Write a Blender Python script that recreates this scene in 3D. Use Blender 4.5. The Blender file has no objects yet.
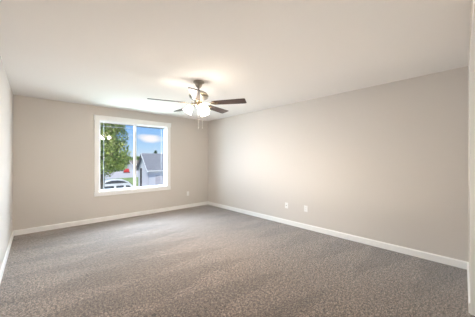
import bpy, bmesh, math, random
from mathutils import Vector, Matrix, Euler

S = bpy.context.scene
COL = S.collection
R = math.radians
random.seed(7)

# ------------------------------------------------------------------ camera
YAW = 42.5                      # the camera looks this far to the right of room +y
FPX = 227.4                     # focal length in pixels of a 475 px wide frame
EYE = 1.318
cam_d = bpy.data.cameras.new('camera')
cam_d.sensor_width = 36.0
cam_d.lens = 36.0 * FPX / 475.0
cam_d.shift_y = 0.0
cam_d.clip_start = 0.01
cam_d.clip_end = 600
cam = bpy.data.objects.new('camera', cam_d)
COL.objects.link(cam)
cam.location = (0, 0, EYE)
cam.rotation_euler = (R(90.25), 0, R(-YAW))
S.camera = cam

# ------------------------------------------------------------------ world: blue sky with soft clouds
W = bpy.data.worlds.new('sky')
S.world = W
W.use_nodes = True
wt = W.node_tree
wt.nodes.clear()


def wn(kind, **kw):
    n = wt.nodes.new(kind)
    for k, v in kw.items():
        setattr(n, k, v)
    return n


w_out = wn('ShaderNodeOutputWorld')
w_bg = wn('ShaderNodeBackground')
w_bg.inputs['Strength'].default_value = 0.27
w_tc = wn('ShaderNodeTexCoord')
w_sep = wn('ShaderNodeSeparateXYZ')
wt.links.new(w_tc.outputs['Generated'], w_sep.inputs[0])
w_ramp = wn('ShaderNodeValToRGB')
el = w_ramp.color_ramp.elements
el[0].position = 0.0
el[0].color = (0.74, 0.86, 0.97, 1)
el[1].position = 0.5
el[1].color = (0.10, 0.27, 0.70, 1)
e = el.new(0.05)
e.color = (0.46, 0.71, 0.98, 1)
e = el.new(0.14)
e.color = (0.22, 0.50, 0.95, 1)
wt.links.new(w_sep.outputs['Z'], w_ramp.inputs['Fac'])
w_map = wn('ShaderNodeMapping')
w_map.inputs['Scale'].default_value = (5, 5, 14)
w_noise = wn('ShaderNodeTexNoise')
w_noise.inputs['Scale'].default_value = 1.6
w_noise.inputs['Detail'].default_value = 6
wt.links.new(w_tc.outputs['Generated'], w_map.inputs[0])
wt.links.new(w_map.outputs[0], w_noise.inputs['Vector'])
# one broad cumulus above the far roofs
az, elv = R(21.6), R(4.9)
cdir = (math.sin(az) * math.cos(elv), math.cos(az) * math.cos(elv), math.sin(elv))
w_sub = wn('ShaderNodeVectorMath', operation='SUBTRACT')
w_sub.inputs[1].default_value = cdir
wt.links.new(w_tc.outputs['Generated'], w_sub.inputs[0])
w_scl = wn('ShaderNodeVectorMath', operation='MULTIPLY')
w_scl.inputs[1].default_value = (1.0, 1.0, 2.6)
wt.links.new(w_sub.outputs[0], w_scl.inputs[0])
w_len = wn('ShaderNodeVectorMath', operation='LENGTH')
wt.links.new(w_scl.outputs[0], w_len.inputs[0])
w_a = wn('ShaderNodeMath', operation='MULTIPLY_ADD')
w_a.inputs[1].default_value = -7.0
w_a.inputs[2].default_value = 0.42
wt.links.new(w_len.outputs['Value'], w_a.inputs[0])
w_max = wn('ShaderNodeMath', operation='MAXIMUM')
w_max.inputs[1].default_value = 0.0
wt.links.new(w_a.outputs[0], w_max.inputs[0])
w_add = wn('ShaderNodeMath', operation='ADD')
wt.links.new(w_max.outputs[0], w_add.inputs[0])
wt.links.new(w_noise.outputs['Fac'], w_add.inputs[1])
w_cr = wn('ShaderNodeValToRGB')
w_cr.color_ramp.elements[0].position = 0.55
w_cr.color_ramp.elements[1].position = 0.80
wt.links.new(w_add.outputs[0], w_cr.inputs['Fac'])
w_mix = wn('ShaderNodeMix', data_type='RGBA')
w_mix.inputs['B'].default_value = (1.0, 0.98, 1.0, 1)
wt.links.new(w_cr.outputs['Color'], w_mix.inputs['Factor'])
wt.links.new(w_ramp.outputs['Color'], w_mix.inputs['A'])
wt.links.new(w_mix.outputs['Result'], w_bg.inputs['Color'])
wt.links.new(w_bg.outputs[0], w_out.inputs[0])

# ------------------------------------------------------------------ sun, daylight outside the window, exposure
sun_d = bpy.data.lights.new('sun', 'SUN')
sun_d.energy = 1.25
sun_d.angle = R(1.0)
sun_d.color = (1.0, 0.95, 0.86)
sun = bpy.data.objects.new('sun', sun_d)
COL.objects.link(sun)
sun.rotation_euler = Vector((0.36, 0.36, -0.85)).to_track_quat('-Z', 'Y').to_euler()


def area(name, loc, target, sx, sy, power, color):
    d = bpy.data.lights.new(name, 'AREA')
    d.shape = 'RECTANGLE'
    d.size, d.size_y = sx, sy
    d.energy = power
    d.color = color
    o = bpy.data.objects.new(name, d)
    COL.objects.link(o)
    o.location = loc
    o.rotation_euler = (Vector(target) - Vector(loc)).to_track_quat('-Z', 'Y').to_euler()
    return o


area('left_daylight', (-2.4, 9.6, 1.7), (1.85, 5.6, 1.35), 6.5, 5.0, 450, (0.62, 0.81, 1.0))
area('right_daylight', (7.6, 9.3, 1.6), (1.85, 5.6, 1.35), 5.0, 5.0, 350, (0.62, 0.81, 1.0))
area('sky_daylight', (2.6, 9.6, 5.2), (1.85, 5.0, 1.0), 8.0, 4.2, 1300, (0.66, 0.83, 1.0))
area('ground_daylight', (1.85, 8.6, -1.6), (1.85, 5.6, 1.3), 6.0, 2.4, 120, (0.68, 0.85, 1.0))
area('ceiling_fill', (1.95, 2.5, 0.40), (1.95, 2.5, 2.44), 2.6, 3.6, 7.2, (1.0, 0.94, 0.86))   # added unseen fill facing up, stands in for a bounced flash to even the ceiling

S.view_settings.view_transform = 'Standard'
S.view_settings.look = 'None'
S.view_settings.exposure = 1.95
S.view_settings.gamma = 1.0
S.view_settings.use_curve_mapping = False
LAMP = 8.0                      # radiance of the lit fan shades
BULB = 600.0                     # radiance of the bulbs inside them

# ================================================================== materials


def mat(name, color, rough=0.6, metal=0.0, spec=0.5, bump=None, var=None, emit=None, trans=0.0, coat=0.0, sheen=0.0):
    """bump = (noise scale, strength, distance); var = (noise scale, second colour, low, high)"""
    m = bpy.data.materials.new(name)
    m.use_nodes = True
    nt = m.node_tree
    b = nt.nodes['Principled BSDF']
    b.inputs['Base Color'].default_value = (*color, 1)
    b.inputs['Roughness'].default_value = rough
    b.inputs['Metallic'].default_value = metal
    b.inputs['Specular IOR Level'].default_value = spec
    b.inputs['Coat Weight'].default_value = coat
    b.inputs['Sheen Weight'].default_value = sheen
    b.inputs['Transmission Weight'].default_value = trans
    tc = nt.nodes.new('ShaderNodeTexCoord')
    if var:
        n = nt.nodes.new('ShaderNodeTexNoise')
        n.inputs['Scale'].default_value = var[0]
        n.inputs['Detail'].default_value = 4
        nt.links.new(tc.outputs['Object'], n.inputs['Vector'])
        r = nt.nodes.new('ShaderNodeValToRGB')
        r.color_ramp.elements[0].position = var[2]
        r.color_ramp.elements[0].color = (*color, 1)
        r.color_ramp.elements[1].position = var[3]
        r.color_ramp.elements[1].color = (*var[1], 1)
        nt.links.new(n.outputs['Fac'], r.inputs['Fac'])
        nt.links.new(r.outputs['Color'], b.inputs['Base Color'])
    if bump:
        n = nt.nodes.new('ShaderNodeTexNoise')
        n.inputs['Scale'].default_value = bump[0]
        n.inputs['Detail'].default_value = 3
        nt.links.new(tc.outputs['Object'], n.inputs['Vector'])
        bp = nt.nodes.new('ShaderNodeBump')
        bp.inputs['Strength'].default_value = bump[1]
        bp.inputs['Distance'].default_value = bump[2]
        nt.links.new(n.outputs['Fac'], bp.inputs['Height'])
        nt.links.new(bp.outputs[0], b.inputs['Normal'])
    if emit:
        b.inputs['Emission Color'].default_value = (*emit[0], 1)
        b.inputs['Emission Strength'].default_value = emit[1]
    return m


M_wall = mat('greige_wall_paint', (0.66, 0.617, 0.57), 0.75, spec=0.3, bump=(60, 0.08, 0.004))
M_ceil = mat('white_ceiling_paint', (0.86, 0.84, 0.815), 0.85, spec=0.2, bump=(35, 0.18, 0.006))
M_trim = mat('white_trim_paint', (0.90, 0.89, 0.87), 0.4, bump=(30, 0.02, 0.002))
M_vinyl = mat('white_window_vinyl', (0.86, 0.87, 0.88), 0.35)
M_grille = mat('grey_white_grille', (0.42, 0.43, 0.44), 0.5)
M_gasket = mat('dark_window_gasket', (0.08, 0.09, 0.10), 0.6)
M_plate = mat('white_outlet_plastic', (0.85, 0.84, 0.82), 0.3)
M_slot = mat('dark_outlet_slot', (0.05, 0.05, 0.05), 0.6)
M_steel = mat('brushed_nickel', (0.36, 0.33, 0.29), 0.28, metal=1.0, bump=(200, 0.03, 0.001))
M_brass = mat('warm_nickel', (0.62, 0.52, 0.38), 0.22, metal=1.0)
M_chain = mat('bright_chain_metal', (0.85, 0.83, 0.78), 0.35, metal=0.3)
M_bulb = mat('lit_bulb_glass', (1, 0.95, 0.85), 0.4, emit=((1.0, 0.88, 0.75), BULB))
M_shade = mat('lit_frosted_glass', (0.95, 0.93, 0.9), 0.45, emit=((1.0, 0.90, 0.78), LAMP))


def wood_material():
    m = mat('dark_walnut_blade', (0.09, 0.05, 0.035), 0.32)
    nt = m.node_tree
    b = nt.nodes['Principled BSDF']
    tc = nt.nodes.new('ShaderNodeTexCoord')
    mp = nt.nodes.new('ShaderNodeMapping')
    mp.inputs['Scale'].default_value = (4, 60, 60)
    n = nt.nodes.new('ShaderNodeTexNoise')
    n.inputs['Scale'].default_value = 1.0
    n.inputs['Detail'].default_value = 5
    r = nt.nodes.new('ShaderNodeValToRGB')
    r.color_ramp.elements[0].position = 0.3
    r.color_ramp.elements[0].color = (0.030, 0.015, 0.011, 1)
    r.color_ramp.elements[1].position = 0.75
    r.color_ramp.elements[1].color = (0.085, 0.042, 0.030, 1)
    nt.links.new(tc.outputs['Object'], mp.inputs[0])
    nt.links.new(mp.outputs[0], n.inputs['Vector'])
    nt.links.new(n.outputs['Fac'], r.inputs['Fac'])
    nt.links.new(r.outputs['Color'], b.inputs['Base Color'])
    return m


M_wood = wood_material()


def carpet_material():
    m = bpy.data.materials.new('brown_frieze_carpet')
    m.use_nodes = True
    nt = m.node_tree
    L = nt.links.new
    b = nt.nodes['Principled BSDF']
    b.inputs['Roughness'].default_value = 0.95
    b.inputs['Specular IOR Level'].default_value = 0.15
    b.inputs['Sheen Weight'].default_value = 0.6
    b.inputs['Sheen Roughness'].default_value = 0.45
    tc = nt.nodes.new('ShaderNodeTexCoord')

    def noise(scale, detail=2.0, rough=0.6):
        n = nt.nodes.new('ShaderNodeTexNoise')
        n.inputs['Scale'].default_value = scale
        n.inputs['Detail'].default_value = detail
        n.inputs['Roughness'].default_value = rough
        L(tc.outputs['Object'], n.inputs['Vector'])
        return n

    def math_(op, a, bb):
        n = nt.nodes.new('ShaderNodeMath')
        n.operation = op
        for i, v in enumerate((a, bb)):
            if isinstance(v, (int, float)):
                n.inputs[i].default_value = v
            else:
                L(v, n.inputs[i])
        return n.outputs[0]

    f1 = noise(110, 2, 0.7)
    f2 = noise(42, 5, 1.0)
    fine_v = math_('ADD', math_('MULTIPLY', f1.outputs['Fac'], 0.35), math_('MULTIPLY', f2.outputs['Fac'], 0.65))
    ramp = nt.nodes.new('ShaderNodeValToRGB')
    els = ramp.color_ramp.elements
    els[0].position, els[0].color = 0.455, (0.018, 0.012, 0.009, 1)
    els[1].position, els[1].color = 0.555, (0.50, 0.39, 0.312, 1)
    k = els.new(0.5)
    k.color = (0.088, 0.062, 0.046, 1)
    L(fine_v, ramp.inputs['Fac'])
    # vacuum passes: the pile brushed one way and the other, in slanted wedges that reach out from the right wall
    sep = nt.nodes.new('ShaderNodeSeparateXYZ')
    wob = noise(1.6, 3, 0.6)
    L(tc.outputs['Object'], sep.inputs[0])
    wv = math_('MULTIPLY', math_('SUBTRACT', wob.outputs['Fac'], 0.5), 0.3)
    dist = math_('ADD', math_('SUBTRACT', 3.95, sep.outputs['X']), wv)
    run = math_('ADD', math_('ADD', sep.outputs['Y'], math_('MULTIPLY', sep.outputs['X'], 0.12)), wv)
    wed = math_('SUBTRACT', math_('MULTIPLY', math_('PINGPONG', run, 0.27), 3.7), math_('MULTIPLY', math_('PINGPONG', dist, 1.5), 0.75))
    wr = nt.nodes.new('ShaderNodeValToRGB')
    wr.color_ramp.elements[0].position = 0.46
    wr.color_ramp.elements[0].color = (1.08, 1.08, 1.08, 1)
    wr.color_ramp.elements[1].position = 0.55
    wr.color_ramp.elements[1].color = (0.78, 0.77, 0.76, 1)
    L(math_('ADD', math_('MULTIPLY', wed, 0.5), 0.5), wr.inputs['Fac'])
    big = noise(2.6, 5, 0.7)
    br = nt.nodes.new('ShaderNodeValToRGB')
    br.color_ramp.elements[0].position = 0.35
    br.color_ramp.elements[0].color = (0.90, 0.895, 0.89, 1)
    br.color_ramp.elements[1].position = 0.65
    br.color_ramp.elements[1].color = (1.09, 1.09, 1.09, 1)
    L(big.outputs['Fac'], br.inputs['Fac'])
    m1 = nt.nodes.new('ShaderNodeMix')
    m1.data_type, m1.blend_type = 'RGBA', 'MULTIPLY'
    m1.inputs['Factor'].default_value = 1.0
    L(ramp.outputs['Color'], m1.inputs['A'])
    L(wr.outputs['Color'], m1.inputs['B'])
    m2 = nt.nodes.new('ShaderNodeMix')
    m2.data_type, m2.blend_type = 'RGBA', 'MULTIPLY'
    m2.inputs['Factor'].default_value = 1.0
    L(m1.outputs['Result'], m2.inputs['A'])
    L(br.outputs['Color'], m2.inputs['B'])
    # a small dark spot in the pile near the camera
    sub = nt.nodes.new('ShaderNodeVectorMath')
    sub.operation = 'SUBTRACT'
    sub.inputs[1].default_value = (SPOT[0], SPOT[1], 0)
    L(tc.outputs['Object'], sub.inputs[0])
    ln = nt.nodes.new('ShaderNodeVectorMath')
    ln.operation = 'LENGTH'
    L(sub.outputs[0], ln.inputs[0])
    sr = nt.nodes.new('ShaderNodeValToRGB')
    sr.color_ramp.elements[0].position = 0.014
    sr.color_ramp.elements[0].color = (0.25, 0.25, 0.25, 1)
    sr.color_ramp.elements[1].position = 0.026
    sr.color_ramp.elements[1].color = (1, 1, 1, 1)
    L(ln.outputs['Value'], sr.inputs['Fac'])
    m3 = nt.nodes.new('ShaderNodeMix')
    m3.data_type, m3.blend_type = 'RGBA', 'MULTIPLY'
    m3.inputs['Factor'].default_value = 1.0
    L(m2.outputs['Result'], m3.inputs['A'])
    L(sr.outputs['Color'], m3.inputs['B'])
    L(m3.outputs['Result'], b.inputs['Base Color'])
    bp = nt.nodes.new('ShaderNodeBump')
    bp.inputs['Strength'].default_value = 1.0
    bp.inputs['Distance'].default_value = 0.010
    L(fine_v, bp.inputs['Height'])
    L(bp.outputs[0], b.inputs['Normal'])
    return m


def glass_material():
    m = bpy.data.materials.new('window_glass')
    m.use_nodes = True
    nt = m.node_tree
    nt.nodes.clear()
    out = nt.nodes.new('ShaderNodeOutputMaterial')
    mix = nt.nodes.new('ShaderNodeMixShader')
    tr = nt.nodes.new('ShaderNodeBsdfTransparent')
    gl = nt.nodes.new('ShaderNodeBsdfGlossy')
    gl.inputs['Roughness'].default_value = 0.0
    # Schlick reflectance of thin glass, the same from both sides
    ge = nt.nodes.new('ShaderNodeNewGeometry')
    dt = nt.nodes.new('ShaderNodeVectorMath')
    dt.operation = 'DOT_PRODUCT'
    nt.links.new(ge.outputs['Normal'], dt.inputs[0])
    nt.links.new(ge.outputs['Incoming'], dt.inputs[1])
    last = dt.outputs['Value']
    for op, v in (('ABSOLUTE', None), ('SUBTRACT', 1.0), ('POWER', 5.0), ('MULTIPLY_ADD', 0.92)):
        n = nt.nodes.new('ShaderNodeMath')
        n.operation = op
        if op == 'SUBTRACT':
            n.inputs[0].default_value = 1.0
            nt.links.new(last, n.inputs[1])
        else:
            nt.links.new(last, n.inputs[0])
            if v is not None:
                n.inputs[1].default_value = v
        if op == 'MULTIPLY_ADD':
            n.inputs[2].default_value = 0.08
        last = n.outputs[0]
    nt.links.new(last, mix.inputs[0])
    nt.links.new(tr.outputs[0], mix.inputs[1])
    nt.links.new(gl.outputs[0], mix.inputs[2])
    nt.links.new(mix.outputs[0], out.inputs[0])
    return m


def cam_point(px, depth):
    """room x, y of the ray through photo column px at the given depth in front of the camera"""
    X = (px - 237.5) / FPX * depth
    c, s = math.cos(R(YAW)), math.sin(R(YAW))
    return (c * X + s * depth, -s * X + c * depth)


SPOT = cam_point(154, EYE * FPX / (312.5 - 157.5))
M_carpet = carpet_material()
M_glass = glass_material()

# ================================================================== helpers


def link(name, bm, m, parent=None, smooth=False, bevel=0.0, loc=None, rot=None):
    me = bpy.data.meshes.new(name)
    bmesh.ops.recalc_face_normals(bm, faces=bm.faces)
    bm.to_mesh(me)
    bm.free()
    mats = m if isinstance(m, (list, tuple)) else [m]
    for k_ in mats:
        me.materials.append(k_)
    if smooth:
        for p in me.polygons:
            p.use_smooth = True
    o = bpy.data.objects.new(name, me)
    COL.objects.link(o)
    if parent:
        o.parent = parent
    if loc:
        o.location = loc
    if rot:
        o.rotation_euler = rot
    if bevel:
        b = o.modifiers.new('bevel', 'BEVEL')
        b.width = bevel
        b.segments = 2
        b.limit_method = 'ANGLE'
    return o


def empty(name, loc=(0, 0, 0), rotz=0.0):
    o = bpy.data.objects.new(name, None)
    o.empty_display_size = 0.1
    COL.objects.link(o)
    o.location = loc
    o.rotation_euler = (0, 0, rotz)
    return o


def tag(o, label=None, cat=None, group=None, kind=None):
    if label:
        o['label'] = label
    if cat:
        o['category'] = cat
    if group:
        o['group'] = group
    if kind:
        o['kind'] = kind
    return o


def box(bm, lo, hi, mi=0):
    vs = [bm.verts.new((x, y, z)) for x in (lo[0], hi[0]) for y in (lo[1], hi[1]) for z in (lo[2], hi[2])]
    for f in ((0, 1, 3, 2), (4, 6, 7, 5), (0, 4, 5, 1), (2, 3, 7, 6), (0, 2, 6, 4), (1, 5, 7, 3)):
        bm.faces.new([vs[i] for i in f]).material_index = mi
    return vs


def prism(bm, pts, z0, z1, mi=0):
    lo = [bm.verts.new((p[0], p[1], z0)) for p in pts]
    hi = [bm.verts.new((p[0], p[1], z1)) for p in pts]
    n = len(pts)
    bm.faces.new(lo[::-1]).material_index = mi
    bm.faces.new(hi).material_index = mi
    for i in range(n):
        bm.faces.new((lo[i], lo[(i + 1) % n], hi[(i + 1) % n], hi[i])).material_index = mi
    return lo + hi


def lathe(bm, prof, seg=32, mtx=None, mi=0, cap=False):
    rings = []
    for r, z in prof:
        ring = []
        for i in range(seg):
            a = 2 * math.pi * i / seg
            v = Vector((r * math.cos(a), r * math.sin(a), z))
            ring.append(bm.verts.new(mtx @ v if mtx else v))
        rings.append(ring)
    for a, b in zip(rings, rings[1:]):
        for i in range(seg):
            bm.faces.new((a[i], a[(i + 1) % seg], b[(i + 1) % seg], b[i])).material_index = mi
    if cap:
        bm.faces.new(rings[0][::-1]).material_index = mi
        bm.faces.new(rings[-1]).material_index = mi


def tube(bm, pts, r, seg=10):
    pts = [Vector(p) for p in pts]
    rings = []
    for i, p in enumerate(pts):
        d = (pts[min(i + 1, len(pts) - 1)] - pts[max(i - 1, 0)]).normalized()
        up = Vector((0, 0, 1)) if abs(d.z) < 0.95 else Vector((1, 0, 0))
        a = d.cross(up).normalized()
        b = d.cross(a).normalized()
        rr = r[i] if isinstance(r, (list, tuple)) else r
        rings.append([bm.verts.new(p + rr * (math.cos(2 * math.pi * k / seg) * a + math.sin(2 * math.pi * k / seg) * b)) for k in range(seg)])
    for A_, B_ in zip(rings, rings[1:]):
        for i in range(seg):
            bm.faces.new((A_[i], A_[(i + 1) % seg], B_[(i + 1) % seg], B_[i]))
    bm.faces.new(rings[0][::-1])
    bm.faces.new(rings[-1])


# ================================================================== the room
H = 2.44
A = Vector((-0.205, 5.515))      # window wall, left end
B = Vector((3.878, 5.515))       # window wall, right end
Cc = Vector((3.879, 0.141))      # right wall, near end
D = Vector((-0.2847, -0.058))    # behind the camera
TH = 0.14


def outward(p, q):
    d = (q - p).normalized()
    return Vector((-d.y, d.x))    # left of p->q; the outline runs clockwise, so this points out of the room


def off(p, q, t):
    n = outward(p, q) * t
    return p + n, q + n


bm = bmesh.new()
prism(bm, [(-0.5, -0.3), (4.1, -0.3), (4.1, 5.655), (-0.5, 5.655)], -0.25, 0.0)
tag(link('floor', bm, M_carpet), 'brown speckled frieze carpet over the whole bedroom floor', 'carpet', kind='structure')
bm = bmesh.new()
prism(bm, [(-0.5, -0.3), (4.1, -0.3), (4.1, 5.655), (-0.5, 5.655)], H, H + 0.2)
tag(link('ceiling', bm, M_ceil), 'flat white ceiling with a light texture', 'ceiling', kind='structure')

WX0, WX1, WZ0, WZ1 = 1.086, 2.608, 0.632, 2.150     # window opening
bm = bmesh.new()
y0, y1 = 5.515, 5.655
box(bm, (-0.5, y0, 0), (WX0, y1, H))
box(bm, (WX1, y0, 0), (4.1, y1, H))
box(bm, (WX0, y0, 0), (WX1, y1, WZ0))
box(bm, (WX0, y0, WZ1), (WX1, y1, H))
bmesh.ops.remove_doubles(bm, verts=bm.verts, dist=1e-5)
tag(link('wall_back', bm, M_wall), 'greige wall holding the window', 'wall', kind='structure')


def wall(name, p, q, label, ext=0.2):
    a, b = off(p, q, TH)
    bm = bmesh.new()
    prism(bm, [p, q, b, a], 0, H)
    tag(link(name, bm, M_wall), label, 'wall', kind='structure')


wall('wall_left', D, A, 'greige wall at the left of the room')
wall('wall_right', B, Cc, 'long blank greige wall at the right with two wall plates')

# the camera-side wall, with a wide closet opening
rdir = (D - Cc).normalized()
OP0, OP1, OPH = 1.09, 2.93, 2.08        # the opening, measured from the right wall
q0, q1 = Cc + rdir * OP0, Cc + rdir * OP1
bm = bmesh.new()
for p_, q_, za, zb_ in ((Cc, q0, 0, H), (q1, D, 0, H), (q0, q1, OPH, H)):
    a_, b_ = off(p_, q_, TH)
    prism(bm, [p_, q_, b_, a_], za, zb_)
tag(link('wall_rear', bm, M_wall), 'greige wall on the camera side with a closet opening', 'wall', kind='structure')


def base_board(name, p, q, label, s0=0.0, s1=0.0, h=0.092, t=0.014):
    """profiled board standing on the floor along the inside of p->q"""
    d = (q - p).normalized()
    n = -outward(p, q)
    p2, q2 = p + d * s0, q - d * s1
    prof = [(0, 0), (t, 0), (t, h - 0.014), (t * 0.55, h - 0.004), (t * 0.3, h), (0, h)]
    bm = bmesh.new()
    ends = []
    for e_ in (p2, q2):
        ends.append([bm.verts.new((e_.x + n.x * u, e_.y + n.y * u, z)) for u, z in prof])
    k = len(prof)
    bm.faces.new(ends[0])
    bm.faces.new(ends[1][::-1])
    for i in range(k):
        bm.faces.new((ends[0][i], ends[1][i], ends[1][(i + 1) % k], ends[0][(i + 1) % k]))
    tag(link(name, bm, M_trim), label, 'baseboard', kind='structure')


base_board('baseboard_left', D, A, 'white baseboard along the left wall')
base_board('baseboard_back', A, B, 'white baseboard under the window', 0.014, 0.014)
base_board('baseboard_right', B, Cc, 'white baseboard along the long right wall')
base_board('baseboard_rear', Cc, D, 'short white baseboard between right wall and closet opening', 0.014, 4.167 - OP0)

# ------------------------------------------------------------------ white door in the rear wall, seen edge-on
rd = (D - Cc).normalized()
rz = math.atan2(-rd.y, -rd.x)        # local +x runs towards the right wall, local +y into the room
door = empty('door_1', (Cc.x, Cc.y, 0), rz)
tag(door, 'white closet opening at the right edge, its jamb seen edge-on', 'closet door', kind='structure')
bm = bmesh.new()                        # jamb lining and thin casing
box(bm, (-OP0 - 0.018, -TH, 0), (-OP0, 0.004, OPH))
box(bm, (-OP1, -TH, 0), (-OP1 + 0.018, 0.004, OPH))
box(bm, (-OP1 + 0.018, -TH, OPH - 0.018), (-OP0 - 0.018, 0.004, OPH))
box(bm, (-OP0, 0.0, 0), (-OP0 + 0.06, 0.004, OPH + 0.06))
box(bm, (-OP1 - 0.06, 0.0, 0), (-OP1, 0.004, OPH + 0.06))
box(bm, (-OP1, 0.0, OPH), (-OP0, 0.004, OPH + 0.06))
link('door_jamb', bm, M_trim, door)
for k_, (u0, u1, v0) in enumerate(((-OP0 - 0.95, -OP0 - 0.02, -0.075), (-OP1 + 0.02, -OP1 + 0.95, -0.115))):
    bm = bmesh.new()
    box(bm, (u0, v0 - 0.03, 0.012), (u1, v0, OPH - 0.03))
    for (a0, a1, z0, z1) in ((0.1, 0.42, 0.15, 0.95), (0.52, 0.83, 0.15, 0.95), (0.1, 0.42, 1.1, 1.92), (0.52, 0.83, 1.1, 1.92)):
        box(bm, (u0 + a0, v0, z0), (u0 + a1, v0 + 0.005, z1))
    link('sliding_panel', bm, M_trim, door, bevel=0.003)

# ------------------------------------------------------------------ the window
win = empty('window_1', ((WX0 + WX1) / 2, 5.515, WZ0))
tag(win, 'white two-pane sliding window with thin perimeter grille bars', 'window', kind='structure')
wcx, wz = (WX0 + WX1) / 2, WZ0
hw, hh = (WX1 - WX0) / 2, WZ1 - WZ0
cw = 0.089
bm = bmesh.new()                     # casing, local: x about the centre, y = 0 at the wall face, z from the opening's foot
box(bm, (-hw - cw + 0.006, -0.018, 0), (-hw + 0.004, 0, hh))
box(bm, (hw - 0.004, -0.018, 0), (hw + cw - 0.006, 0, hh))
box(bm, (-hw - cw - 0.006, -0.024, hh - 0.004), (hw + cw + 0.006, 0, hh + cw))
box(bm, (-hw - cw, -0.020, -cw), (hw + cw, 0, -0.0))
link('window_casing', bm, M_trim, win, bevel=0.003)
bm = bmesh.new()
box(bm, (-hw - cw - 0.012, -0.032, hh + cw), (hw + cw + 0.012, 0, hh + cw + 0.014))
link('head_cap', bm, M_trim, win, bevel=0.003)
bm = bmesh.new()
box(bm, (-hw, 0, 0), (-hw + 0.012, 0.075, hh))
box(bm, (hw - 0.012, 0, 0), (hw, 0.075, hh))
box(bm, (-hw + 0.012, 0, hh - 0.012), (hw - 0.012, 0.075, hh))
box(bm, (-hw + 0.012, -0.012, 0), (hw - 0.012, 0.075, 0.012))
link('window_jamb', bm, M_trim, win)
bm = bmesh.new()                     # vinyl frame
fw = 0.020
box(bm, (-hw, 0.06, 0), (-hw + fw, 0.138, hh))
box(bm, (hw - fw, 0.06, 0), (hw, 0.138, hh))
box(bm, (-hw + fw, 0.06, hh - fw), (hw - fw, 0.138, hh))
box(bm, (-hw + fw, 0.06, 0), (hw - fw, 0.138, fw))
link('window_frame', bm, M_vinyl, win, bevel=0.003)


def sash(name, u0, u1, yf, yb, rail, gside):
    bm = bmesh.new()
    z0, z1 = fw, hh - fw
    box(bm, (u0, yf, z0), (u0 + rail[0], yb, z1))
    box(bm, (u1 - rail[1], yf, z0), (u1, yb, z1))
    box(bm, (u0 + rail[0], yf, z1 - rail[2]), (u1 - rail[1], yb, z1))
    box(bm, (u0 + rail[0], yf, z0), (u1 - rail[1], yb, z0 + rail[2]))
    s = link(name, bm, M_vinyl, win, bevel=0.003)
    g0, g1, h0, h1 = u0 + rail[0], u1 - rail[1], z0 + rail[2], z1 - rail[2]
    ym = (yf + yb) / 2
    bm = bmesh.new()
    for yy in (ym - 0.009,):
        vs = [bm.verts.new(p) for p in ((g0, yy, h0), (g1, yy, h0), (g1, yy, h1), (g0, yy, h1))]
        bm.faces.new(vs)
    link('pane', bm, M_glass, s)
    bm = bmesh.new()
    gb, o_ = 0.0042, 0.070
    gx = (g0 + o_) if gside < 0 else (g1 - o_)
    box(bm, (gx - gb, ym - 0.004, h0), (gx + gb, ym + 0.004, h1))
    for zz in ((h1 - o_,) if gside < 0 else ()):
        box(bm, (g0, ym - 0.0035, zz - gb), (g1, ym + 0.0035, zz + gb))
    link('grille', bm, M_grille, s)
    bm = bmesh.new()
    t = 0.006 if gside < 0 else 0.018
    box(bm, (g0, ym - 0.013, h1 - t), (g1, ym - 0.0095, h1))
    link('gasket', bm, M_gasket, s)
    return s


sash('sliding_sash', -hw + fw, 0.022, 0.066, 0.096, (0.018, 0.05, 0.018), -1)
sash('fixed_sash', -0.022, hw - fw, 0.102, 0.132, (0.04, 0.014, 0.014), 1)
bm = bmesh.new()
box(bm, (-0.030, 0.056, 0.72), (-0.012, 0.066, 0.80))
link('sash_latch', bm, M_vinyl, win, bevel=0.002)

# ------------------------------------------------------------------ ceiling fan
FX, FY = 1.80, 2.79
fan = empty('ceiling_fan', (FX, FY, H))
tag(fan, 'nickel ceiling fan with five dark brown blades and three lit glass shades', 'ceiling fan')
bm = bmesh.new()
lathe(bm, [(0.0, 0.0), (0.078, 0.0), (0.080, -0.008), (0.077, -0.020), (0.062, -0.026), (0.053, -0.034), (0.047, -0.055), (0.038, -0.074), (0.027, -0.088), (0.018, -0.096), (0.0, -0.096)], 40)
link('canopy', bm, M_steel, fan, True)
bm = bmesh.new()
lathe(bm, [(0.0105, -0.09), (0.0105, -0.135), (0.022, -0.137), (0.024, -0.15), (0.0, -0.15)], 20)
link('downrod', bm, M_steel, fan, True)
bm = bmesh.new()
lathe(bm, [(0.0, -0.140), (0.045, -0.140), (0.085, -0.150), (0.118, -0.168), (0.133, -0.190), (0.136, -0.215), (0.128, -0.238), (0.105, -0.256), (0.078, -0.266), (0.06, -0.285), (0.0, -0.285)], 48)
link('motor_housing', bm, M_steel, fan, True)
bm = bmesh.new()
lathe(bm, [(0.1372, -0.196), (0.1405, -0.200), (0.1405, -0.210), (0.1372, -0.214), (0.130, -0.205), (0.1372, -0.196)], 48)
link('trim_ring', bm, M_brass, fan, True)

BZ = -0.318                          # blade plane below the ceiling


def blade_bm():
    bm = bmesh.new()
    x0, x1 = 0.205, 0.69
    outline = [(x0, -0.050), (x0 + 0.03, -0.056), (x1 - 0.05, -0.070), (x1 - 0.012, -0.069), (x1, -0.058),
               (x1, 0.058), (x1 - 0.012, 0.069), (x1 - 0.05, 0.070), (x0 + 0.03, 0.056), (x0, 0.050)]
    prism(bm, outline, -0.004, 0.004)
    return bm


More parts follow.
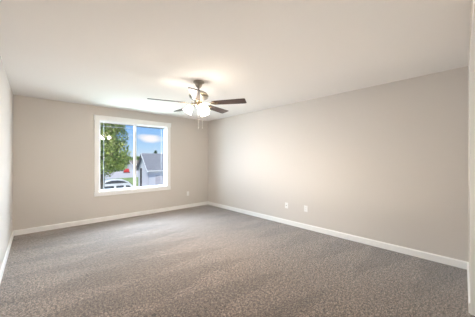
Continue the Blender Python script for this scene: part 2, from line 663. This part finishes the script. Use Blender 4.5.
def iron_bm():
    bm = bmesh.new()
    # flat bracket spreading from the motor to three fingers under the blade
    prism(bm, [(0.06, -0.014), (0.15, -0.011), (0.19, -0.02), (0.225, -0.042), (0.262, -0.040), (0.25, -0.022), (0.235, -0.012), (0.285, -0.009),
               (0.292, 0.0), (0.285, 0.009), (0.235, 0.012), (0.25, 0.022), (0.262, 0.040), (0.225, 0.042), (0.19, 0.02), (0.15, 0.011), (0.06, 0.014)], -0.0085, -0.0035)
    for px_, py_ in ((0.245, -0.033), (0.245, 0.033), (0.277, 0)):
        lathe(bm, [(0.0, -0.0115), (0.0045, -0.0105), (0.0055, -0.008)], 10, Matrix.Translation((px_, py_, 0)))
    return bm


blade0 = iron0 = None
for k in range(5):
    phi = -13 + 72 * k
    ang = R(phi - YAW)
    if blade0 is None:
        bl = blade0 = link('blade', blade_bm(), M_wood, fan, bevel=0.0015)
        ir = iron0 = link('blade_iron', iron_bm(), M_brass, blade0)
    else:
        bl = blade0.copy()
        COL.objects.link(bl)
        bl.parent = fan
        ir = iron0.copy()
        COL.objects.link(ir)
        ir.parent = bl
    bl.location = (0, 0, BZ)
    bl.rotation_euler = (Matrix.Rotation(ang, 3, 'Z') @ Matrix.Rotation(R(-12), 3, 'X')).to_euler()

bm = bmesh.new()
lathe(bm, [(0.0, -0.28), (0.052, -0.285), (0.058, -0.295), (0.058, -0.335), (0.05, -0.352), (0.034, -0.366), (0.030, -0.385), (0.018, -0.398), (0.010, -0.408), (0.0, -0.412)], 36)
kit = link('light_kit', bm, M_brass, fan, True)
shade_prof_out = [(0.024, 0.0), (0.029, 0.006), (0.038, 0.020), (0.048, 0.040), (0.054, 0.062), (0.057, 0.082), (0.061, 0.099), (0.068, 0.111)]
shade_prof = shade_prof_out + [(r - 0.003, z) for r, z in reversed(shade_prof_out)]
for phi in (188, 308, 68):
    ang = R(phi - YAW)
    rotz = Matrix.Rotation(ang, 4, 'Z')
    bm = bmesh.new()
    pts = [(0.045, 0, -0.318), (0.070, 0, -0.316), (0.092, 0, -0.322), (0.104, 0, -0.338), (0.107, 0, -0.352)]
    tube(bm, [rotz @ Vector(p) for p in pts], 0.0075)
    tilt = Matrix.Translation((0.107, 0, -0.350)) @ Matrix.Rotation(R(180 - 32), 4, 'Y')     # axis leans down and out
    lathe(bm, [(0.0, -0.012), (0.020, -0.010), (0.027, 0.0), (0.028, 0.016), (0.025, 0.018)], 24, rotz @ tilt)
    # small scroll above the arm
    sc = []
    for i in range(15):
        t = i / 14 * 1.5 * math.pi
        r_ = 0.026 * (1 - 0.5 * i / 14)
        sc.append(rotz @ Vector((0.082 + r_ * math.cos(t + 2.6), 0, -0.298 + r_ * math.sin(t + 2.6))))
    tube(bm, sc, 0.004, 8)
    link('lamp_arm', bm, M_brass, kit, True)
    bm = bmesh.new()
    lathe(bm, shade_prof, 36, rotz @ tilt)
    sh = link('lamp_shade', bm, M_shade, fan, True)
    bm = bmesh.new()
    lathe(bm, [(0.0, 0.018), (0.013, 0.02), (0.014, 0.035), (0.024, 0.055), (0.029, 0.072), (0.024, 0.090), (0.012, 0.098), (0.0, 0.1)], 20, rotz @ tilt)
    link('bulb', bm, M_bulb, sh, True)

cX = Vector((math.cos(R(YAW)), -math.sin(R(YAW)), 0))
cZ = Vector((math.sin(R(YAW)), math.cos(R(YAW)), 0))
for (u, w_, zb) in ((0.0, -0.035, -0.665), (0.055, -0.02, -0.655)):
    p = cX * u + cZ * w_
    bm = bmesh.new()
    tube(bm, [(p.x * 0.8, p.y * 0.8, -0.345), (p.x, p.y, -0.40), (p.x, p.y, zb)], 0.0032, 8)
    ch = link('pull_chain', bm, M_chain, fan, True)
    bm = bmesh.new()
    lathe(bm, [(0.0, zb + 0.004), (0.004, zb), (0.0065, zb - 0.012), (0.005, zb - 0.024), (0.0, zb - 0.027)], 14, Matrix.Translation((p.x, p.y, 0)))
    link('pull_knob', bm, M_chain, ch, True)


# ------------------------------------------------------------------ wall plates
def plate(name, loc, rotz, label, cat, kind, group=None):
    """local: +y out of the wall"""
    t = empty(name, loc, rotz)
    tag(t, label, cat, group)
    bm = bmesh.new()
    box(bm, (-0.035, 0, -0.0575), (0.035, 0.006, 0.0575))
    link('cover_plate', bm, M_plate, t, bevel=0.003)
    if kind == 'outlet':
        for zz in (0.02, -0.02):
            bm = bmesh.new()
            prism(bm, [(0.017 * math.cos(a), max(-0.0135, min(0.0135, 0.017 * math.sin(a)))) for a in [2 * math.pi * i / 24 for i in range(24)]], 0, 0.0025)
            bmesh.ops.rotate(bm, verts=bm.verts, cent=(0, 0, 0), matrix=Matrix.Rotation(R(-90), 3, 'X'))
            bmesh.ops.translate(bm, verts=bm.verts, vec=(0, 0.0058, zz))
            rc = link('receptacle', bm, M_plate, t)
            bm = bmesh.new()
            box(bm, (-0.0075, 0.0080, zz - 0.001), (-0.0055, 0.0086, zz + 0.008))
            box(bm, (0.0055, 0.0080, zz - 0.001), (0.0075, 0.0086, zz + 0.008))
            box(bm, (-0.002, 0.0080, zz - 0.009), (0.002, 0.0086, zz - 0.005))
            link('slot', bm, M_slot, rc)
        bm = bmesh.new()
        lathe(bm, [(0.0, 0.0015), (0.003, 0.001), (0.0035, 0)], 12, Matrix.Translation((0, 0.006, 0)) @ Matrix.Rotation(R(-90), 4, 'X'))
        link('screw', bm, M_plate, t)
    else:
        bm = bmesh.new()
        lathe(bm, [(0.0085, 0), (0.0085, 0.004), (0.005, 0.004), (0.005, 0.013), (0.0, 0.013)], 16, Matrix.Translation((0, 0.006, 0)) @ Matrix.Rotation(R(-90), 4, 'X'))
        link('cable_jack', bm, M_steel, t)
        for zz in (0.042, -0.042):
            bm = bmesh.new()
            lathe(bm, [(0.0, 0.0015), (0.003, 0.001), (0.0035, 0)], 12, Matrix.Translation((0, 0.006, zz)) @ Matrix.Rotation(R(-90), 4, 'X'))
            link('screw', bm, M_plate, t)
    return t


plate('wall_outlet', (3.21, 5.515, 0.386), math.pi, 'white outlet on the window wall, right of the window', 'outlet', 'outlet')
plate('cable_plate', (3.8785, 2.75, 0.380), math.pi / 2, 'white wall plate on the long right wall, the one nearer the corner', 'wall plate', 'jack')
plate('wall_outlet', (3.8785, 2.31, 0.384), math.pi / 2, 'white outlet on the long right wall, the one farther from the corner', 'outlet', 'outlet')
ld = (A - D).normalized()
lp = A - ld * 0.30
plate('wall_outlet', (lp.x, lp.y, 0.36), math.atan2(ld.y, ld.x) - math.pi, 'white outlet on the left wall near the corner, seen edge-on', 'outlet', 'outlet')

# ================================================================== outside
G = EYE - 4.6                        # street level: the room is upstairs
M_lawn = mat('lawn_grass', (0.16, 0.26, 0.07), 0.9, var=(1.5, (0.30, 0.38, 0.13), 0.35, 0.65), bump=(8, 0.4, 0.05))
M_asph = mat('pale_asphalt', (0.36, 0.36, 0.38), 0.9, var=(2.0, (0.44, 0.44, 0.45), 0.35, 0.65))
M_conc = mat('pale_concrete', (0.48, 0.47, 0.47), 0.9, var=(2.0, (0.54, 0.53, 0.53), 0.35, 0.65))
M_leaf = mat('tree_leaves', (0.14, 0.22, 0.05), 0.6, var=(1.6, (0.46, 0.50, 0.14), 0.38, 0.66))
M_leaf2 = mat('far_tree_leaves', (0.10, 0.20, 0.05), 0.7, var=(0.8, (0.24, 0.34, 0.11), 0.38, 0.66))
M_pine = mat('conifer_needles', (0.05, 0.12, 0.06), 0.8, var=(2.0, (0.10, 0.20, 0.10), 0.4, 0.65))
M_bark = mat('bark', (0.14, 0.10, 0.075), 0.9, bump=(20, 0.6, 0.02))
M_carw = mat('white_car_paint', (0.78, 0.79, 0.80), 0.25, coat=0.6)
M_carr = mat('red_car_paint', (0.55, 0.04, 0.03), 0.3, coat=0.6)
M_carg = mat('dark_car_glass', (0.03, 0.04, 0.05), 0.1)
M_tyre = mat('black_tyre', (0.02, 0.02, 0.02), 0.8)
M_hub = mat('grey_wheel', (0.45, 0.45, 0.46), 0.35, metal=0.7)
M_side = mat('pale_siding', (0.66, 0.67, 0.72), 0.7)
M_garage = mat('grey_garage_door', (0.52, 0.50, 0.54), 0.6)
M_fasc = mat('white_fascia', (0.85, 0.86, 0.87), 0.5)
M_soff = mat('dark_rake_board', (0.06, 0.06, 0.065), 0.7)
M_post = mat('dark_post_metal', (0.012, 0.012, 0.014), 0.7, spec=0.2)


def shingle_material(name, c0, c1):
    m = mat(name, c0, 0.9)
    nt = m.node_tree
    b = nt.nodes['Principled BSDF']
    tc = nt.nodes.new('ShaderNodeTexCoord')
    br = nt.nodes.new('ShaderNodeTexBrick')
    br.inputs['Color1'].default_value = (*c0, 1)
    br.inputs['Color2'].default_value = (*c1, 1)
    br.inputs['Mortar'].default_value = (*[v * 0.6 for v in c0], 1)
    br.inputs['Scale'].default_value = 3.0
    br.inputs['Mortar Size'].default_value = 0.012
    nt.links.new(tc.outputs['Object'], br.inputs['Vector'])
    nt.links.new(br.outputs['Color'], b.inputs['Base Color'])
    return m


M_roof = shingle_material('grey_shingles', (0.20, 0.215, 0.25), (0.27, 0.285, 0.32))
M_roof2 = shingle_material('brown_shingles', (0.22, 0.19, 0.17), (0.28, 0.25, 0.23))


def slab(name, pts, z, m, label, cat):
    bm = bmesh.new()
    prism(bm, pts, z - 0.4, z)
    return tag(link(name, bm, m), label, cat, kind='structure')


slab('lawn', [(-60, 8), (140, 8), (140, 220), (-60, 220)], G, M_lawn, 'green lawn outside the window', 'lawn')
slab('street', [(-60, 26), (140, 26), (140, 38.5), (-60, 38.5)], G + 0.03, M_asph, 'pale street where the white van is parked', 'street')
slab('parking_lot', [(-10, 61), (70, 61), (80, 108), (0, 108)], G + 0.03, M_conc, 'pale pavement around the red car', 'pavement')
slab('driveway', [(11.5, 8.5), (15.5, 8.5), (16.5, 26), (11.5, 26)], G + 0.04, M_conc, 'concrete driveway below the window', 'driveway')


def leaf_crown(bm, centre, rad, n, size, rng, lumps=14):
    """leaves gathered on the shells of overlapping clumps"""
    cl = []
    for i in range(lumps):
        while True:
            v = Vector((rng.uniform(-1, 1), rng.uniform(-1, 1), rng.uniform(-1, 1)))
            if 0.2 < v.length < 1:
                break
        v = v.normalized() * rng.uniform(0.35, 0.72)
        cl.append((Vector((v.x * rad[0], v.y * rad[1], v.z * rad[2])) + Vector(centre), rng.uniform(0.28, 0.46)))
    cl.append((Vector(centre), 0.55))
    for i in range(n):
        c, r = cl[rng.randrange(len(cl))]
        d = Vector((rng.gauss(0, 1), rng.gauss(0, 1), rng.gauss(0, 1))).normalized()
        q = rng.uniform(0.75, 1.08) * r
        p = c + Vector((d.x * rad[0], d.y * rad[1], d.z * rad[2])) * q
        nrm = (d + Vector((rng.gauss(0, .5), rng.gauss(0, .5), rng.gauss(0, .5)))).normalized()
        t = nrm.cross(Vector((rng.gauss(0, 1), rng.gauss(0, 1), rng.gauss(0, 1)))).normalized()
        b = nrm.cross(t)
        s = size * rng.uniform(0.6, 1.3)
        vs = [bm.verts.new(p + t * s * 0.6), bm.verts.new(p + b * s * 0.28 + nrm * s * .08), bm.verts.new(p - t * s * 0.6), bm.verts.new(p - b * s * 0.28 + nrm * s * .08)]
        bm.faces.new(vs)


def tree(name, x, y, height, rad, n, size, label, m, seed, group=None, lumps=14):
    rng = random.Random(seed)
    t = empty(name, (x, y, G))
    tag(t, label, 'tree', group)
    cz = height - rad[2]
    bm = bmesh.new()
    leaf_crown(bm, (0, 0, cz), rad, n, size, rng, lumps)
    link('foliage', bm, m, t)
    bm = bmesh.new()
    tube(bm, [(0, 0, 0), (0.05, 0.02, cz * 0.5), (0, 0, cz), (0.1, 0, cz + rad[2] * 0.5)], [0.05 * rad[0] + 0.08, 0.04 * rad[0] + 0.06, 0.035 * rad[0] + 0.03, 0.02], 10)
    for i in range(6):
        a = i * 1.05 + rng.uniform(-.2, .2)
        z0 = cz * rng.uniform(0.75, 1.0)
        tube(bm, [(0, 0, z0), (math.cos(a) * rad[0] * .3, math.sin(a) * rad[1] * .3, z0 + rad[2] * .25), (math.cos(a) * rad[0] * .62, math.sin(a) * rad[1] * .62, z0 + rad[2] * .4)], [0.07, 0.045, 0.015], 7)
    link('trunk', bm, M_bark, t, True)
    return t


x, y = cam_point(102, 19.5)
tree('shade_tree', x, y, 9.8, (2.45, 2.45, 3.55), 14500, 0.20, 'large leafy green tree filling the left window pane', M_leaf, 3, lumps=22)
for (px, dep, hgt, rx, lab, sd) in ((114, 92, 8.5, 5.0, 'far green tree beyond the pavement, just right of the large tree', 11),
                                    (123.5, 110, 8.0, 5.2, 'far green tree beyond the red car', 12),
                                    (133.5, 100, 7.0, 4.0, 'far green tree at the window mullion', 13),
                                    (139.5, 122, 6.0, 3.4, 'far low tree at the left edge of the right window pane', 14)):
    x, y = cam_point(px, dep)
    tree('leafy_tree', x, y, hgt, (rx, rx, hgt * 0.42), 2200, 0.7, lab, M_leaf2, sd, 'far trees beyond the pavement', 12)


def conifer(px, dep, hgt, label):
    x, y = cam_point(px, dep)
    t = empty('conifer_tree', (x, y, G))
    tag(t, label, 'tree')
    rng = random.Random(5)
    bm = bmesh.new()
    for i in range(2600):
        f = rng.random() ** 0.7
        z = hgt * (1 - f) + 0.1
        r = (0.15 + 1.9 * f) * rng.uniform(0.5, 1.0)
        a = rng.uniform(0, 2 * math.pi)
        p = Vector((math.cos(a) * r, math.sin(a) * r, max(z - 0.3 * r, .3)))
        d = Vector((math.cos(a), math.sin(a), -0.35)).normalized()
        s = Vector((-math.sin(a), math.cos(a), rng.uniform(-.3, .3)))
        vs = [bm.verts.new(p - d * .3), bm.verts.new(p + s * .12), bm.verts.new(p + d * .35), bm.verts.new(p - s * .12)]
        bm.faces.new(vs)
    link('foliage', bm, M_pine, t)
    bm = bmesh.new()
    tube(bm, [(0, 0, 0), (0, 0, hgt * 0.97)], [0.22, 0.02], 8)
    link('trunk', bm, M_bark, t, True)


conifer(155.5, 58, 6.9, 'dark pointed conifer behind the grey roof')


def gable_house(name, x0, x1, ya, yb, eave, rise, label, m_roof, m_wall, garage=None):
    """ridge along x; corner at (x0, ya); z from the street"""
    t = empty(name, (x0, ya, G))
    tag(t, label, 'house')
    L, Dp = x1 - x0, yb - ya
    mid = Dp / 2
    bm = bmesh.new()                 # walls with the gable ends, as one shell
    pr = [(0, 0), (Dp, 0), (Dp, eave), (mid, eave + rise), (0, eave)]
    a = [bm.verts.new((0, u, z)) for u, z in pr]
    b = [bm.verts.new((L, u, z)) for u, z in pr]
    bm.faces.new(a)
    bm.faces.new(b[::-1])
    for i in range(5):
        bm.faces.new((a[i], b[i], b[(i + 1) % 5], a[(i + 1) % 5]))
    link('wall', bm, m_wall, t)
    sl = rise / mid
    oh = 0.35
    bm = bmesh.new()                 # roof slabs
    for sgn in (0, 1):
        us = [-oh * 0.7, mid] if sgn == 0 else [Dp + oh * 0.7, mid]
        zs = [eave - sl * oh * 0.7, eave + rise]
        vs = []
        for xx in (-oh, L + oh):
            for (u, z) in zip(us, zs):
                vs += [bm.verts.new((xx, u, z + 0.03)), bm.verts.new((xx, u, z + 0.17))]
        for f in ((0, 1, 3, 2), (4, 6, 7, 5), (0, 4, 5, 1), (2, 3, 7, 6), (0, 2, 6, 4), (1, 5, 7, 3)):
            bm.faces.new([vs[i] for i in f])
    link('roof', bm, m_roof, t)
    for sgn in (0, 1):               # barge boards on the gable facing the street corner
        u0, u1 = (-oh * 0.7, mid) if sgn == 0 else (Dp + oh * 0.7, mid)
        z0, z1 = eave - sl * oh * 0.7, eave + rise
        bm = bmesh.new()
        vs = []
        for xx in (-oh - 0.05, -oh):
            for (u, z) in ((u0, z0), (u1, z1)):
                vs += [bm.verts.new((xx, u, z - 0.16)), bm.verts.new((xx, u, z + 0.16))]
        for f in ((0, 1, 3, 2), (4, 6, 7, 5), (0, 4, 5, 1), (2, 3, 7, 6), (0, 2, 6, 4), (1, 5, 7, 3)):
            bm.faces.new([vs[i] for i in f])
        link('barge_board', bm, M_fasc if sgn == 0 else M_soff, t)
    bm = bmesh.new()
    box(bm, (-oh, -oh * 0.7 - 0.12, eave - sl * oh * 0.7 + 0.0), (L + oh, -oh * 0.7, eave - sl * oh * 0.7 + 0.15))
    link('gutter', bm, M_fasc, t)
    if garage:
        bm = bmesh.new()
        for i in range(4):
            box(bm, (garage[0], -0.05, 0.05 + i * 0.54), (garage[1], 0.0, 0.57 + i * 0.54))
        link('garage_door', bm, M_garage, t, bevel=0.01)
    return t


x, y = cam_point(149, 34)
gable_house('house', x, x + 13, y, y + 4.5, 3.05, 2.35, 'pale house with a grey shingled gable roof in the right pane', M_roof, M_side, (1.0, 5.6))
x, y = cam_point(133, 90)
gable_house('house', x, x + 9, y, y + 7, 2.6, 1.5, 'far low house with a brown roof behind the window mullion', M_roof2, M_side, (1.0, 4.5))


def wheels(t, xs, w, r):
    for xx in xs:
        for yy in (-w, w):
            bm = bmesh.new()
            mt = Matrix.Translation((xx, yy, r)) @ Matrix.Rotation(R(90), 4, 'X')
            lathe(bm, [(r * .55, -0.10), (r * .95, -0.11), (r, -0.08), (r, 0.08), (r * .95, 0.11), (r * .55, 0.10)], 24, mt)
            wl = link('wheel', bm, M_tyre, t, True)
            bm = bmesh.new()
            lathe(bm, [(0, -0.09), (r * .55, -0.09), (r * .55, 0.09), (0, 0.09)], 20, mt)
            link('hubcap', bm, M_hub, wl)


def loft(bm, sections):
    """sections: list of closed loops of equal length"""
    rings = [[bm.verts.new(p) for p in s] for s in sections]
    n = len(rings[0])
    for a, b in zip(rings, rings[1:]):
        for i in range(n):
            bm.faces.new((a[i], a[(i + 1) % n], b[(i + 1) % n], b[i]))
    bm.faces.new(rings[0][::-1])
    bm.faces.new(rings[-1])


def car(name, loc, rotz, label, paint, L, Wd, Ht, top, belt, hood, van=False):
    """local +x is the nose. top: list of (x, z) of the roof line from tail to windscreen foot"""
    t = empty(name, loc, rotz)
    tag(t, label, 'car')
    hx, hy = L / 2, Wd / 2
    bm = bmesh.new()
    secs = []
    for (xx, zt, k) in ((-hx, belt * .9, .9), (-hx + .12, belt, .97), (0, belt, 1), (hx - hood, belt, 1), (hx - .25, belt * .86, .97), (hx, belt * .62, .86)):
        w = hy * k
        secs.append([(xx, -w, .28), (xx, -w, zt * .72), (xx, -w * .95, zt), (xx, w * .95, zt), (xx, w, zt * .72), (xx, w, .28)])
    loft(bm, secs)
    link('body', bm, paint, t, bevel=0.06)
    bm = bmesh.new()
    secs = []
    for (xx, zt) in top:
        wt_ = hy * (0.93 - 0.16 * (zt - belt) / (Ht - belt))
        wb = hy * .93
        z0 = belt - 0.03
        zt = max(zt, belt + 0.02)
        secs.append([(xx, -wb, z0), (xx, -wt_, zt - 0.05 * (zt - z0)), (xx, -wt_ * .8, zt), (xx, wt_ * .8, zt), (xx, wt_, zt - 0.05 * (zt - z0)), (xx, wb, z0)])
    loft(bm, secs)
    link('cabin', bm, paint, t, bevel=0.04)
    return t, hy


# white high-roofed van parked across the street, side on
VH, VB = 2.28, 0.98
vx, vy = 7.75, 29.8
van, hy = car('van', (vx, vy, G + 0.03), 0.0, 'white high-roofed van with dark windows parked below the large tree', M_carw, 5.1, 1.95, VH,
              [(-2.45, 1.30), (-2.35, 1.60), (-1.7, 2.06), (-0.7, VH), (0.4, 2.24), (1.1, 1.92), (1.9, 1.02)], VB, 1.1)


def van_glass(name, pts):
    for s_ in (-1, 1):
        bm = bmesh.new()
        lo = [bm.verts.new((px_, s_ * (hy * (0.93 - 0.16 * (pz - VB) / (VH - VB)) + 0.004), pz)) for px_, pz in pts]
        hi = [bm.verts.new((v.co.x, v.co.y + 0.018 * s_, v.co.z)) for v in lo]
        bm.faces.new(lo)
        bm.faces.new(hi[::-1])
        for i in range(len(lo)):
            bm.faces.new((lo[i], lo[(i + 1) % len(lo)], hi[(i + 1) % len(lo)], hi[i]))
        link(name, bm, M_carg, van)


van_glass('side_window', [(-2.25, 1.05), (-1.85, 1.05), (-1.85, 1.5), (-2.2, 1.45)])
van_glass('side_window', [(-1.7, 1.05), (-0.5, 1.05), (-0.55, 1.52), (-1.68, 1.52)])
van_glass('side_window', [(-0.3, 1.05), (0.55, 1.05), (0.5, 1.52), (-0.3, 1.52)])
van_glass('side_window', [(0.75, 1.05), (1.55, 1.05), (1.15, 1.45), (0.75, 1.52)])
van_glass('roof_band', [(-1.5, 1.80), (1.0, 1.80), (0.55, 2.02), (-0.1, 2.12), (-0.8, 2.12), (-1.3, 1.98)])
bm = bmesh.new()
loft(bm, [[(1.17, -.66, 1.84), (1.17, .66, 1.84), (1.20, .66, 1.87), (1.20, -.66, 1.87)], [(1.84, -.80, 1.10), (1.84, .80, 1.10), (1.87, .80, 1.13), (1.87, -.80, 1.13)]])
link('windscreen', bm, M_carg, van)
wheels(van, (-1.6, 1.6), hy - 0.1, 0.34)

x, y = cam_point(126.5, 78)
red, hy = car('car', (x, y, G + 0.03), R(75), 'small red car far off on the pale pavement', M_carr, 4.3, 1.8, 1.5,
              [(-2.0, 0.98), (-1.4, 1.40), (-0.4, 1.5), (0.3, 1.42), (1.1, 0.95)], 0.92, 1.2)
for s_ in (-1, 1):
    bm = bmesh.new()
    pts = [(-1.5, hy * .94 * s_, .97), (0.9, hy * .94 * s_, .97), (0.25, hy * .86 * s_, 1.34), (-1.2, hy * .86 * s_, 1.34)]
    lo = [bm.verts.new(p) for p in pts]
    hi = [bm.verts.new((p[0], p[1] + 0.02 * s_, p[2])) for p in pts]
    bm.faces.new(lo)
    bm.faces.new(hi[::-1])
    for i in range(4):
        bm.faces.new((lo[i], lo[(i + 1) % 4], hi[(i + 1) % 4], hi[i]))
    link('side_window', bm, M_carg, red)
wheels(red, (-1.35, 1.35), hy - 0.1, 0.31)

x, y = cam_point(141, 33)
post = empty('driveway_post', (x, y, G + 0.03))
tag(post, 'thin dark post standing before the pale house in the right pane', 'post')
bm = bmesh.new()
tube(bm, [(0, 0, 0.25), (0, 0, 3.3)], 0.12, 12)
link('pole', bm, M_post, post, True)
bm = bmesh.new()
prism(bm, [(-0.55, -0.35), (0.45, -0.4), (0.6, 0), (0.45, 0.4), (-0.55, 0.35)], 0.0, 0.35)
link('base', bm, M_post, post, bevel=0.05)
